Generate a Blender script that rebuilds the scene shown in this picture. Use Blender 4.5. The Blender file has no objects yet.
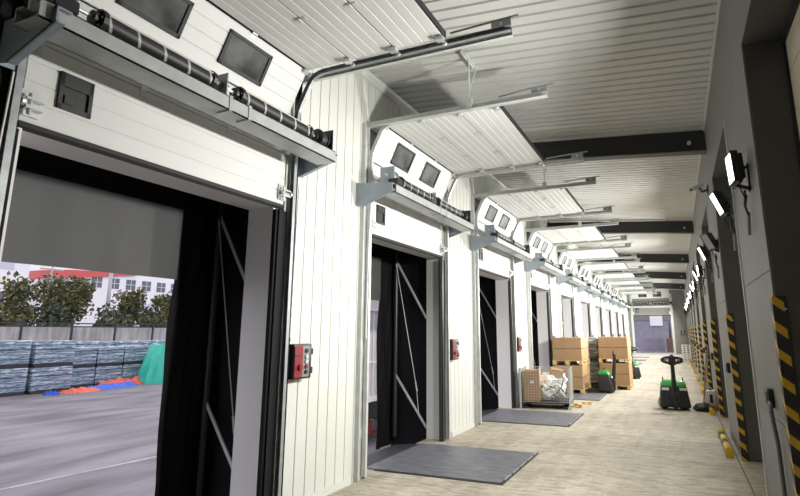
import bpy, bmesh, math, random
from mathutils import Vector, Matrix, noise
random.seed(7)
C = bpy.context.scene.collection
PI = math.pi

# ---------------------------------------------------------------- materials
def mat(name, col, rough=.6, metal=0., var=0., vscale=4., bump=0., bscale=30., spec=.5, stretch=(1, 1, 1), emit=None, estr=0.):
    m = bpy.data.materials.new(name); m.use_nodes = True
    nt = m.node_tree; b = nt.nodes['Principled BSDF']
    b.inputs['Base Color'].default_value = (*col, 1)
    b.inputs['Roughness'].default_value = rough
    b.inputs['Metallic'].default_value = metal
    b.inputs['Specular IOR Level'].default_value = spec
    tc = nt.nodes.new('ShaderNodeTexCoord')
    mp = nt.nodes.new('ShaderNodeMapping'); mp.inputs['Scale'].default_value = stretch
    nt.links.new(tc.outputs['Object'], mp.inputs['Vector'])
    if var > 0:
        n = nt.nodes.new('ShaderNodeTexNoise'); n.inputs['Scale'].default_value = vscale; n.inputs['Detail'].default_value = 5
        nt.links.new(mp.outputs[0], n.inputs['Vector'])
        r = nt.nodes.new('ShaderNodeValToRGB')
        r.color_ramp.elements[0].position = .3; r.color_ramp.elements[1].position = .7
        r.color_ramp.elements[0].color = (*[c * (1 - var) for c in col], 1)
        r.color_ramp.elements[1].color = (*[min(1, c * (1 + var)) for c in col], 1)
        nt.links.new(n.outputs['Fac'], r.inputs['Fac']); nt.links.new(r.outputs['Color'], b.inputs['Base Color'])
    if bump > 0:
        n2 = nt.nodes.new('ShaderNodeTexNoise'); n2.inputs['Scale'].default_value = bscale; n2.inputs['Detail'].default_value = 4
        nt.links.new(mp.outputs[0], n2.inputs['Vector'])
        bp_ = nt.nodes.new('ShaderNodeBump'); bp_.inputs['Strength'].default_value = bump; bp_.inputs['Distance'].default_value = .02
        nt.links.new(n2.outputs['Fac'], bp_.inputs['Height']); nt.links.new(bp_.outputs['Normal'], b.inputs['Normal'])
    if emit:
        b.inputs['Emission Color'].default_value = (*emit, 1); b.inputs['Emission Strength'].default_value = estr
    return m

def math_node(nt, op, a, b_=None):
    n = nt.nodes.new('ShaderNodeMath'); n.operation = op
    for k, v in ((0, a), (1, b_)):
        if v is None: continue
        if isinstance(v, (int, float)): n.inputs[k].default_value = v
        else: nt.links.new(v, n.inputs[k])
    return n.outputs[0]

def stripe_mat(name, ca, cb, period, duty, axis_w, rough=.5, xlim=None):
    """two colours in slanted stripes: position = dot(object xyz, axis_w)"""
    m = mat(name, ca, rough); nt = m.node_tree; b = nt.nodes['Principled BSDF']
    tc = nt.nodes.new('ShaderNodeTexCoord'); s = nt.nodes.new('ShaderNodeSeparateXYZ')
    nt.links.new(tc.outputs['Object'], s.inputs[0])
    v = None
    for k in range(3):
        if axis_w[k] == 0: continue
        t = math_node(nt, 'MULTIPLY', s.outputs[k], axis_w[k]); v = t if v is None else math_node(nt, 'ADD', v, t)
    f = math_node(nt, 'FRACT', math_node(nt, 'DIVIDE', v, period))
    g = math_node(nt, 'LESS_THAN', f, duty)
    if xlim: g = math_node(nt, 'MULTIPLY', g, math_node(nt, 'MULTIPLY', math_node(nt, 'LESS_THAN', s.outputs[0], xlim[1]), math_node(nt, 'GREATER_THAN', s.outputs[0], xlim[0])))
    mx = nt.nodes.new('ShaderNodeMix'); mx.data_type = 'RGBA'
    nt.links.new(g, mx.inputs['Factor']); mx.inputs['A'].default_value = (*ca, 1); mx.inputs['B'].default_value = (*cb, 1)
    nt.links.new(mx.outputs['Result'], b.inputs['Base Color'])
    return m

M = {}
M['wall'] = mat('white_sandwich_panel', (.60, .61, .57), .5, var=.03, vscale=1.5)
M['door'] = mat('white_door_panel', (.62, .63, .615), .5, var=.02, vscale=2)
M['ceil'] = mat('pale_roof_sheet', (.56, .565, .54), .5, var=.05, vscale=1.2)
M['trimw'] = mat('white_trim', (.60, .61, .58), .5)
M['lining'] = mat('pale_lining_board', (.80, .79, .80), .5)
M['galv'] = mat('galvanised_steel', (.56, .58, .56), .45, .3, var=.08, vscale=9)
M['galvb'] = mat('galvanised_beam_steel', (.42, .44, .43), .42, .4, var=.10, vscale=9)
M['galvd'] = mat('dull_steel', (.33, .35, .36), .45, .5, var=.15, vscale=12)
M['bracket'] = mat('blue_grey_bracket_steel', (.30, .345, .39), .45, .35, var=.08, vscale=10)
M['black'] = mat('black_plastic', (.018, .018, .02), .45)
M['rubber'] = mat('black_rubber', (.02, .02, .022), .65)
M['jamb'] = mat('dark_jamb_seal', (.035, .036, .038), .4, .2)
M['fabric'] = mat('black_shelter_fabric', (.008, .008, .01), .7, bump=.3, bscale=3, spec=.2)
M['char'] = mat('charcoal_paint', (.080, .080, .077), .6, var=.08, vscale=3)
M['beam'] = mat('charcoal_beam_paint', (.032, .033, .033), .55, var=.08, vscale=3)
M['beam2'] = mat('grey_conduit', (.13, .13, .13), .5)
M['grey'] = mat('grey_wall_panel', (.195, .195, .185), .55, var=.05, vscale=2)
M['beige'] = mat('beige_shutter', (.70, .62, .48), .5)
M['silver'] = mat('bright_zinc', (.62, .63, .63), .35, .6)
M['brown'] = mat('brown_cardboard', (.40, .25, .13), .7, var=.07, vscale=3)
M['brown2'] = mat('pale_cardboard', (.56, .38, .18), .7, var=.06, vscale=3)
M['tape'] = mat('packing_tape', (.62, .46, .27), .35)
M['wood'] = mat('raw_pallet_wood', (.62, .45, .22), .7, var=.18, vscale=5, stretch=(1, 6, 6))
M['green'] = mat('green_cover', (.02, .26, .045), .35)
M['yellow'] = mat('yellow_paint', (.72, .46, .03), .45)
M['white'] = mat('white_plastic', (.75, .75, .73), .5)
M['paper'] = mat('white_film_bags', (.86, .86, .84), .5, bump=.6, bscale=9)
M['red'] = mat('red_plastic', (.22, .012, .018), .4)
M['panelgrey'] = mat('grey_control_panel', (.22, .225, .225), .4)
M['steelplate'] = mat('dark_steel_plate', (.165, .17, .195), .5, .3, var=.32, vscale=5, bump=.15, bscale=60, stretch=(1, 3, 1))
M['dockblack'] = mat('black_lip', (.02, .02, .022), .6, var=.3, vscale=8)
M['guard'] = stripe_mat('hazard_stripes', (.018, .018, .02), (.62, .38, .025), .182, .36, (.85, -.85, 1.0), xlim=(-.02, .054))
M['stopbar'] = stripe_mat('yellow_black_bands', (.02, .02, .02), (.75, .48, .02), .62, .55, (0, 1, 0))
M['spring'] = stripe_mat('black_spring_with_white_spiral', (.012, .012, .013), (.42, .42, .40), .2, .10, (.35, 1, .3))
M['lens'] = mat('floodlight_lens_lit', (1, 1, 1), .4, emit=(1, .98, .9), estr=7)
M['lensoff'] = mat('floodlight_lens_unlit', (.30, .30, .31), .2)
M['woodstick'] = mat('wooden_stick', (.30, .19, .11), .6)
M['bark'] = mat('bark', (.10, .075, .055), .9)
M['asphalt'] = mat('yard_asphalt', (.175, .155, .18), .8, var=.42, vscale=.7, stretch=(1.6, .5, 1), bump=.2, bscale=30)
M['parapet'] = mat('grey_lilac_wall', (.27, .25, .32), .8, var=.15, vscale=1.5)
M['yardline'] = mat('worn_yard_paint', (.34, .325, .36), .8, var=.3, vscale=3)
M['whitewall'] = mat('white_render', (.80, .79, .84), .8, var=.04, vscale=.3)
M['lilac'] = mat('lilac_render', (.56, .55, .66), .8)
M['creamwall'] = mat('cream_band', (.78, .72, .62), .8)
M['redroof'] = mat('red_roof_band', (.58, .10, .10), .6)
M['darkwin'] = mat('dark_window_glass', (.10, .115, .15), .25)
M['fencewall'] = mat('stained_concrete_wall', (.42, .40, .41), .85, var=.35, vscale=1.2, stretch=(1, 2.5, .5))
M['fence'] = mat('black_fence_paint', (.03, .03, .035), .5)
M['pole'] = mat('concrete_pole', (.5, .49, .52), .8)
M['teal'] = mat('teal_tarpaulin', (.03, .42, .32), .45, bump=.5, bscale=3)
M['bluetarp'] = mat('blue_tarpaulin', (.03, .10, .55), .45, bump=.4, bscale=6)
M['orangetarp'] = mat('orange_tarpaulin', (.62, .10, .06), .45, bump=.4, bscale=6)
M['trailer'] = mat('pale_trailer_panel', (.60, .56, .60), .45)
M['chassis'] = mat('dark_chassis', (.03, .03, .032), .6)
M['brownstack'] = mat('brown_boards', (.22, .13, .10), .8, var=.2, vscale=8)

def leaf_mat(name, a, b_):
    m = mat(name, a, .7); nt = m.node_tree; b = nt.nodes['Principled BSDF']
    tc = nt.nodes.new('ShaderNodeTexCoord'); n = nt.nodes.new('ShaderNodeTexNoise'); n.inputs['Scale'].default_value = 1.6
    nt.links.new(tc.outputs['Object'], n.inputs['Vector'])
    r = nt.nodes.new('ShaderNodeValToRGB'); r.color_ramp.elements[0].position = .38; r.color_ramp.elements[1].position = .62
    r.color_ramp.elements[0].color = (*a, 1); r.color_ramp.elements[1].color = (*b_, 1)
    nt.links.new(n.outputs['Fac'], r.inputs[0]); nt.links.new(r.outputs[0], b.inputs['Base Color'])
    return m
M['leaf1'] = leaf_mat('olive_leaves', (.055, .065, .035), (.17, .15, .055))
M['leaf2'] = leaf_mat('green_leaves', (.05, .07, .045), (.12, .13, .07))

def glass_mat():
    m = mat('door_window_pane', (.085, .088, .086), .3, var=.75, vscale=3.4, spec=.015); return m
M['pane'] = glass_mat()

def head_curtain_mat():
    m = bpy.data.materials.new('grey_translucent_curtain'); m.use_nodes = True; nt = m.node_tree
    out = nt.nodes['Material Output']; b = nt.nodes['Principled BSDF']
    b.inputs['Base Color'].default_value = (.055, .055, .052, 1); b.inputs['Roughness'].default_value = .7
    t = nt.nodes.new('ShaderNodeBsdfTranslucent'); mx = nt.nodes.new('ShaderNodeMixShader'); mx.inputs[0].default_value = .24
    tc = nt.nodes.new('ShaderNodeTexCoord'); n = nt.nodes.new('ShaderNodeTexNoise'); n.inputs['Scale'].default_value = 1.6
    mp = nt.nodes.new('ShaderNodeMapping'); mp.inputs['Scale'].default_value = (1, 1.6, .35); nt.links.new(tc.outputs['Object'], mp.inputs['Vector']); nt.links.new(mp.outputs[0], n.inputs['Vector'])
    r = nt.nodes.new('ShaderNodeValToRGB'); r.color_ramp.elements[0].color = (.18, .18, .17, 1); r.color_ramp.elements[1].color = (.28, .28, .265, 1)
    r.color_ramp.elements[0].position = .3; r.color_ramp.elements[1].position = .7
    nt.links.new(n.outputs['Fac'], r.inputs[0]); nt.links.new(r.outputs[0], t.inputs['Color'])
    nt.links.new(b.outputs[0], mx.inputs[1]); nt.links.new(t.outputs[0], mx.inputs[2]); nt.links.new(mx.outputs[0], out.inputs['Surface'])
    return m
M['headcurtain'] = head_curtain_mat()

def floor_mat():
    m = mat('dusty_concrete', (.5, .46, .38), .7); nt = m.node_tree; b = nt.nodes['Principled BSDF']
    tc = nt.nodes.new('ShaderNodeTexCoord')
    def noise_(scale, stretch, detail=6, dist=0):
        mp = nt.nodes.new('ShaderNodeMapping'); mp.inputs['Scale'].default_value = stretch
        nt.links.new(tc.outputs['Object'], mp.inputs['Vector'])
        n = nt.nodes.new('ShaderNodeTexNoise'); n.inputs['Scale'].default_value = scale; n.inputs['Detail'].default_value = detail
        n.inputs['Distortion'].default_value = dist
        nt.links.new(mp.outputs[0], n.inputs['Vector']); return n.outputs['Fac']
    def ramp(f, a, b_, p0, p1):
        r = nt.nodes.new('ShaderNodeValToRGB'); r.color_ramp.elements[0].position = p0; r.color_ramp.elements[1].position = p1
        r.color_ramp.elements[0].color = (*a, 1); r.color_ramp.elements[1].color = (*b_, 1)
        nt.links.new(f, r.inputs[0]); return r.outputs[0]
    def mult(a, c, fac=1):
        x = nt.nodes.new('ShaderNodeMix'); x.data_type = 'RGBA'; x.blend_type = 'MULTIPLY'; x.inputs['Factor'].default_value = fac
        nt.links.new(a, x.inputs['A']); nt.links.new(c, x.inputs['B']); return x.outputs['Result']
    base = ramp(noise_(.55, (1, 1, 1)), (.41, .38, .32), (.57, .53, .45), .35, .68)
    streak = ramp(noise_(2.2, (.5, 3.2, 1), 7, 1.3), (.80, .78, .76), (1, 1, 1), .36, .56)
    tyre = ramp(noise_(.8, (3.0, .25, 1), 4, 2.0), (.87, .86, .85), (1, 1, 1), .38, .52)
    fine = ramp(noise_(28, (1, 1, 1), 3), (.86, .85, .84), (1, 1, 1), .35, .6)
    crack = ramp(noise_(7, (.8, 2.2, 1), 8, .8), (.74, .72, .69), (1.04, 1.03, 1.0), .36, .56)
    c = mult(mult(mult(mult(base, streak), tyre), fine), crack)
    nt.links.new(c, b.inputs['Base Color'])
    bp_ = nt.nodes.new('ShaderNodeBump'); bp_.inputs['Strength'].default_value = .25; bp_.inputs['Distance'].default_value = .01
    nt.links.new(noise_(14, (1, 2, 1)), bp_.inputs['Height']); nt.links.new(bp_.outputs['Normal'], b.inputs['Normal'])
    return m
M['floor'] = floor_mat()

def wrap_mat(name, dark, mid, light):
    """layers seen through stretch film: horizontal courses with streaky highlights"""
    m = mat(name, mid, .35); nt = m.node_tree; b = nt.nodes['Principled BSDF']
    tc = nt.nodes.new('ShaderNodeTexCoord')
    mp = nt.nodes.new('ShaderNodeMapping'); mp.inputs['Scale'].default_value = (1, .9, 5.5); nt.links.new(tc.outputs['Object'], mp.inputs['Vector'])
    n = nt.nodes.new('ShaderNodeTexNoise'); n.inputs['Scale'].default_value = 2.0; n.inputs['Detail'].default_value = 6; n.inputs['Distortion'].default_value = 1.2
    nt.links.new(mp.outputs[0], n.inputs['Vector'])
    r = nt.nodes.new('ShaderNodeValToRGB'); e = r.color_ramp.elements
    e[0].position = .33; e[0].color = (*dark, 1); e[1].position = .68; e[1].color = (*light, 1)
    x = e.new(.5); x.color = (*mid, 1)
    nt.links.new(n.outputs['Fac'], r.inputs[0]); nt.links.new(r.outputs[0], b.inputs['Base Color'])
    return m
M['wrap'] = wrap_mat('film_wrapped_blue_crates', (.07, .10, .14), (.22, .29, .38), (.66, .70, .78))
M['wrapg'] = wrap_mat('film_wrapped_goods', (.08, .08, .08), (.22, .21, .20), (.55, .54, .52))

# ---------------------------------------------------------------- mesh builder
class MB:
    def __init__(s): s.v = []; s.f = []
    def add(s, vs, fs):
        o = len(s.v); s.v += [tuple(v) for v in vs]; s.f += [tuple(i + o for i in f) for f in fs]; return s
    def box(s, x0, x1, y0, y1, z0, z1):
        vs = [(x, y, z) for x in (x0, x1) for y in (y0, y1) for z in (z0, z1)]
        return s.add(vs, [(0, 1, 3, 2), (4, 6, 7, 5), (0, 4, 5, 1), (2, 3, 7, 6), (0, 2, 6, 4), (1, 5, 7, 3)])
    def cbox(s, c, d, rz=0, rx=0, ry=0):
        R = Matrix.Rotation(rz, 3, 'Z') @ Matrix.Rotation(ry, 3, 'Y') @ Matrix.Rotation(rx, 3, 'X'); c = Vector(c)
        vs = [c + R @ Vector((x * d[0] / 2, y * d[1] / 2, z * d[2] / 2)) for x in (-1, 1) for y in (-1, 1) for z in (-1, 1)]
        return s.add(vs, [(0, 1, 3, 2), (4, 6, 7, 5), (0, 4, 5, 1), (2, 3, 7, 6), (0, 2, 6, 4), (1, 5, 7, 3)])
    def prism(s, poly, axis, a, b):
        """poly in the two other axes (order xyz minus axis), extruded a..b"""
        def P(p, t):
            if axis == 'Y': return (p[0], t, p[1])
            if axis == 'X': return (t, p[0], p[1])
            return (p[0], p[1], t)
        n = len(poly); vs = [P(p, a) for p in poly] + [P(p, b) for p in poly]
        fs = [tuple(range(n)), tuple(range(2 * n - 1, n - 1, -1))] + [(i, (i + 1) % n, n + (i + 1) % n, n + i) for i in range(n)]
        return s.add(vs, fs)
    def tube(s, pts, r, n=8, cap=True):
        pts = [Vector(p) for p in pts]; k = len(pts); rs = r if isinstance(r, (list, tuple)) else [r] * k
        t0 = (pts[1] - pts[0]).normalized(); up = Vector((0, 0, 1)) if abs(t0.z) < .9 else Vector((1, 0, 0))
        vs = []; u = t0.cross(up).normalized()
        for i, p in enumerate(pts):
            t = (pts[min(i + 1, k - 1)] - pts[max(i - 1, 0)]).normalized()
            u = (u - t * u.dot(t)).normalized(); w = t.cross(u)
            for j in range(n):
                a = 2 * PI * j / n; vs.append(p + (u * math.cos(a) + w * math.sin(a)) * rs[i])
        fs = [(i * n + j, i * n + (j + 1) % n, (i + 1) * n + (j + 1) % n, (i + 1) * n + j) for i in range(k - 1) for j in range(n)]
        if cap: fs += [tuple(range(n - 1, -1, -1)), tuple(range((k - 1) * n, k * n))]
        return s.add(vs, fs)
    def cyl(s, a, b, r, n=16, r2=None): return s.tube([a, b], [r, r if r2 is None else r2], n)
    def ring(s, c, axis, r, t, n=20, m=6):
        pts = []; ax = Vector(axis).normalized(); u = ax.orthogonal().normalized(); w = ax.cross(u); c = Vector(c)
        for i in range(n):
            a = 2 * PI * i / n; d = u * math.cos(a) + w * math.sin(a)
            for j in range(m):
                b = 2 * PI * j / m; pts.append(c + d * (r + t * math.cos(b)) + ax * t * math.sin(b))
        fs = [(i * m + j, i * m + (j + 1) % m, ((i + 1) % n) * m + (j + 1) % m, ((i + 1) % n) * m + j) for i in range(n) for j in range(m)]
        return s.add(pts, fs)
    def sweep(s, path, prof, y0):
        """closed profile (a along in-plane normal, b along Y) swept on an XZ path"""
        k = len(path); n = len(prof); vs = []
        for i, p in enumerate(path):
            a = path[max(i - 1, 0)]; b = path[min(i + 1, k - 1)]
            d = Vector((b[0] - a[0], b[1] - a[1])).normalized(); nn = Vector((d.y, -d.x))
            for q in prof: vs.append((p[0] + nn.x * q[0], y0 + q[1], p[1] + nn.y * q[0]))
        fs = [(i * n + j, i * n + (j + 1) % n, (i + 1) * n + (j + 1) % n, (i + 1) * n + j) for i in range(k - 1) for j in range(n)]
        fs += [tuple(range(n - 1, -1, -1)), tuple(range((k - 1) * n, k * n))]
        return s.add(vs, fs)
    def blob(s, c, r, seed=0, amp=.25, freq=1.6, sub=3):
        bm = bmesh.new(); bmesh.ops.create_icosphere(bm, subdivisions=sub, radius=1)
        vs = []
        for v in bm.verts:
            d = 1 + amp * noise.noise(v.co * freq + Vector((seed * 7.3, seed * 3.1, 0)))
            vs.append((c[0] + v.co.x * r[0] * d, c[1] + v.co.y * r[1] * d, c[2] + v.co.z * r[2] * d))
        fs = [[v.index for v in f.verts] for f in bm.faces]; bm.free(); return s.add(vs, fs)
    def rbox(s, x0, x1, y0, y1, z0, z1, bev=.03, seg=3, taper=None):
        bm = bmesh.new(); bmesh.ops.create_cube(bm, size=1)
        for v in bm.verts:
            v.co = Vector(((x0 + x1) / 2 + v.co.x * (x1 - x0), (y0 + y1) / 2 + v.co.y * (y1 - y0), (z0 + z1) / 2 + v.co.z * (z1 - z0)))
        if taper:
            for v in bm.verts:
                if v.co.z > (z0 + z1) / 2: v.co.x = (x0 + x1) / 2 + (v.co.x - (x0 + x1) / 2) * taper[0]; v.co.y = (y0 + y1) / 2 + (v.co.y - (y0 + y1) / 2) * taper[1] + (taper[2] if len(taper) > 2 else 0)
        bmesh.ops.bevel(bm, geom=bm.edges[:], offset=bev, segments=seg, affect='EDGES', profile=.5)
        bm.verts.index_update()
        s.add([v.co[:] for v in bm.verts], [[v.index for v in f.verts] for f in bm.faces]); bm.free(); return s
    def build(s, name, m, parent=None, smooth=False, bevel=0):
        me = bpy.data.meshes.new(name); me.from_pydata(s.v, [], s.f); me.update()
        bm = bmesh.new(); bm.from_mesh(me); bmesh.ops.recalc_face_normals(bm, faces=bm.faces[:]); bm.to_mesh(me); bm.free()
        if smooth:
            for p in me.polygons: p.use_smooth = True
            try: me.set_sharp_from_angle(angle=math.radians(40))
            except Exception: pass
        me.materials.append(m if not isinstance(m, str) else M[m])
        o = bpy.data.objects.new(name, me); C.objects.link(o)
        if parent: o.parent = parent
        return o

def tag(o, label=None, cat=None, group=None, kind=None):
    for k, v in (('label', label), ('category', cat), ('group', group), ('kind', kind)):
        if v: o[k] = v
    return o
def thing(name, label, cat, loc=(0, 0, 0), rz=0, group=None):
    o = bpy.data.objects.new(name, None); C.objects.link(o); o.location = loc; o.rotation_euler = (0, 0, rz)
    o.empty_display_size = .1
    return tag(o, label, cat, group)
def struct(name, mb, m, **k): return tag(mb.build(name, m, **k), kind='structure')
def dup(root, loc, label=None, rz=None, group=None, mats=None):
    r = root.copy(); C.objects.link(r); r.location = loc
    if rz is not None: r.rotation_euler = (0, 0, rz)
    if label: r['label'] = label
    if group: r['group'] = group
    for ch in list(root.children):
        c = ch.copy(); C.objects.link(c); c.parent = r
        for g in list(ch.children):
            d = g.copy(); C.objects.link(d); d.parent = c
    return r
ORD = ['nearest', 'second nearest', 'third nearest', 'fourth nearest', 'fifth nearest', 'sixth nearest', 'seventh nearest', 'eighth nearest', 'ninth nearest', 'farthest']

# ---------------------------------------------------------------- setting
ND = 10; PITCH = 4.0; YC0 = 2.933          # dock doors: centre of the first and spacing
XR = 4.07; YEND = 44.8; YB = -5.0
OPEN_H = 2.84; HALF = 1.20
def zceil(x): return 4.98 - .073 * x

def grooved_wall(mb, y0, y1, z0, z1, x=0., off=0., step=.172, w=.008, d=.014):
    ys = []; k = math.ceil((y0 - off + .03) / step)
    pts = [(x, y0)]
    while off + k * step < y1 - .03:
        g = off + k * step
        pts += [(x, g - w), (x - d, g - w * .3), (x - d, g + w * .3), (x, g + w)]; k += 1
    pts.append((x, y1)); n = len(pts)
    mb.add([(p[0], p[1], z0) for p in pts] + [(p[0], p[1], z1) for p in pts], [(i, i + 1, n + i + 1, n + i) for i in range(n - 1)])

wl = MB()
edges = [(YB, YC0 - HALF)] + [(YC0 + HALF + PITCH * i, YC0 - HALF + PITCH * (i + 1)) for i in range(ND - 1)] + [(YC0 + HALF + PITCH * (ND - 1), YEND)]
for a, b in edges:
    grooved_wall(wl, a, b, 0, 5.0); wl.box(-.30, -.016, a, b, -.05, 5.05)
    wl.add([(-.013, a, 0), (0, a, 0), (0, a, 5), (-.013, a, 5)], [(0, 1, 2, 3)]); wl.add([(-.013, b, 0), (0, b, 0), (0, b, 5), (-.013, b, 5)], [(0, 1, 2, 3)])
for i in range(ND):
    a = YC0 - HALF + PITCH * i; b = a + 2 * HALF
    wl.box(-.30, -.065, a, b, OPEN_H, 4.25); grooved_wall(wl, a, b, 4.36, 5.0); wl.box(-.30, -.013, a, b, 4.25, 5.05)
struct('wall_left', wl, 'wall')
dk = MB(); dk.box(-.32, -.02, YB, YEND, -1.3, -.06); struct('wall_dock_face', dk, 'char')
bb = MB()
for a, b in edges:
    bb.box(0, .022, a + (.28 if a > 0 else 0), b - (.28 if b < YEND else 0), 0, .075)
struct('baseboard_left', bb, 'trimw')
co = MB(); co.prism([(0, 4.84), (.035, 4.85), (.035, 4.93), (.06, 4.965), (0, 5.0)], 'Y', YB, YEND); struct('trim_1', co, 'trimw')

fl = MB(); fl.box(-.3, XR + .42, YB, YEND + 1.0, -.30, 0); struct('floor', fl, 'floor')
# concrete joint strip along the right wall
js = MB(); js.box(XR - .06, XR - .045, YB, YEND, -.005, .0015); struct('trim_2', js, 'char')

ce = MB(); pts = []; y = YB
while y < YEND:
    pts += [(y, 0), (y + .128, 0), (y + .136, .022), (y + .168, .022), (y + .176, 0)]; y += .178
n = len(pts)
for x in (-.3, XR + .5): ce.v += [(x, p[0], zceil(x) + p[1]) for p in pts]
ce.f += [(i, i + 1, n + i + 1, n + i) for i in range(n - 1)]
ce.box(-.3, XR + .5, YB, YEND, 5.08, 5.2)
struct('ceiling', ce, 'ceil')
ct = MB(); ct.prism([(XR - .02, 4.645), (XR, 4.645), (XR, 4.70), (XR - .02, 4.69)], 'Y', YB, YEND); struct('trim_3', ct, 'trimw')

# right wall: piers (grey, with panel joints) and headers; recessed charcoal reveals
wr = MB(); rv = MB(); PN = 4.39; PF = 6.05; HH = 3.78; REC = .26
def panel_stack(y0, y1, zs):
    for a, b in zip(zs[:-1], zs[1:]): wr.box(XR, XR + .012, y0, y1, a + .003, b - .003)
wr.box(XR, XR + .2, YB, .55, 0, HH)
for k in range(-1, 11):
    a, b = PN + 4 * k, PF + 4 * k
    if a > YEND: break
    b = min(b, YEND)
    panel_stack(a, b, (0, .98, 2.05, HH))
    wr.box(XR + .012, XR + .45, a + .012, b - .012, 0, HH)
    rv.box(XR + .013, XR + REC, a - .004, a + .011, 0, HH)       # reveal that faces the camera
    rv.box(XR + .013, XR + REC, b - .011, b + .004, 0, HH)
    rv.box(XR + .001, XR + REC, b + .004, a + 4 - .004, HH - .012, HH - .001)
wr.box(XR, XR + .45, YB, YEND, HH, 4.76)
struct('wall_right', wr, 'grey'); struct('trim_4', rv, 'char')
for k in range(-1, 10):
    a, b = PF + 4 * k, PN + 4 * k + 4
    d = MB(); prof = []
    for j in range(13):
        z = j * .29; d.box(XR + REC + .02, XR + REC + .06, a, b, z + .005, min(z + .285, HH))
    d = struct('door_%d' % (k + 2), d, 'beige')
    s = MB(); s.box(XR + REC, XR + REC + .028, b - .02, b, 0, HH); s.box(XR + REC, XR + REC + .035, a, a + .03, 0, HH); s.box(XR + REC, XR + REC + .035, a, b, HH - .06, HH - .012)
    s.build('door_seal', 'rubber', d)
ctr = MB()
for k in range(0, 10):
    b = PF + 4 * k
    if b < YEND: ctr.box(XR - .012, XR + .004, b - .035, b + .006, 0, HH)
struct('trim_5', ctr, 'trimw')

# end wall with its opening, and the wall behind the camera
EX0, EX1 = .36, 3.02
we = MB()
we.box(-.3, EX0, YEND, YEND + .25, 0, 5.1); we.box(EX1, XR + .4, YEND, YEND + .25, 0, 5.1); we.box(EX0, EX1, YEND, YEND + .25, 2.9, 5.1)
struct('wall_end', we, 'grey')
wb = MB(); wb.box(-.3, XR + .4, YB - .2, YB, 0, 5.1); struct('wall_back', wb, 'grey')
sill = MB(); sill.box(-.0, XR, 39.6, 39.75, 0, .004); sill.box(.0, XR, YEND - .12, YEND + .3, 0, .03); struct('trim_6', sill, 'trimw')

# ---------------------------------------------------------------- roof beams
beam_words = ['charcoal steel roof beam nearest the camera with a pale sensor at its right end', 'second charcoal roof beam from the camera spanning under the pale ceiling',
              'third charcoal roof beam from the camera crossing the ceiling', 'fourth charcoal roof beam from the camera above the far doors', 'farthest charcoal roof beam just in front of the end wall']
for k, y in enumerate((8.74, 16.26, 23.5, 30.9, 38.3)):
    t = thing('roof_beam', beam_words[k], 'beam', (0, y, 0), 0, 'charcoal roof beams')
    w = MB(); w.prism([(.0, zceil(0) - .02), (XR, zceil(XR) - .02), (XR, zceil(XR) - .36), (0, zceil(0) - .36)], 'Y', .09, .11); w.build('web', 'beam', t)
    f1 = MB(); f1.prism([(.0, zceil(0) - .36), (XR, zceil(XR) - .36), (XR, zceil(XR) - .378), (0, zceil(0) - .378)], 'Y', .0, .2)
    f1.build('flange', 'char', t)
    s = MB(); s.cyl((3.84, .085, 4.47), (3.84, .02, 4.47), .028, 14); s.cyl((3.84, .02, 4.47), (3.84, .0, 4.47), .018, 14); s.build('sensor', 'white', t)

# ---------------------------------------------------------------- sectional door (built about the door centre, y = 0)
W2 = 1.1875
def panel(mb, p0, p1, thick=.04, ng=4, y0=-W2, y1=W2, gd=.005):
    p0 = Vector(p0); p1 = Vector(p1); L = (p1 - p0).length; d = (p1 - p0) / L; n = Vector((d.y, -d.x))
    t = [0]; prof = [(0, -.004), (.008, 0)]
    for k in range(1, ng + 1):
        g = L * k / (ng + 1); prof += [(g - .007, 0), (g - .003, -gd), (g + .003, -gd), (g + .007, 0)]
    prof += [(L - .008, 0), (L, -.004), (L, -thick), (0, -thick)]
    poly = [(p0 + d * a + n * b) for a, b in prof]
    mb.prism([(q.x, q.y) for q in poly], 'Y', y0, y1)
def on_panel(p0, p1, u, off):
    p0 = Vector(p0); p1 = Vector(p1); d = (p1 - p0).normalized(); n = Vector((d.y, -d.x)); q = p0 + d * u + n * off; return q, d, n
WP = ((.0, 3.81), (.205, 4.245))
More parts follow.
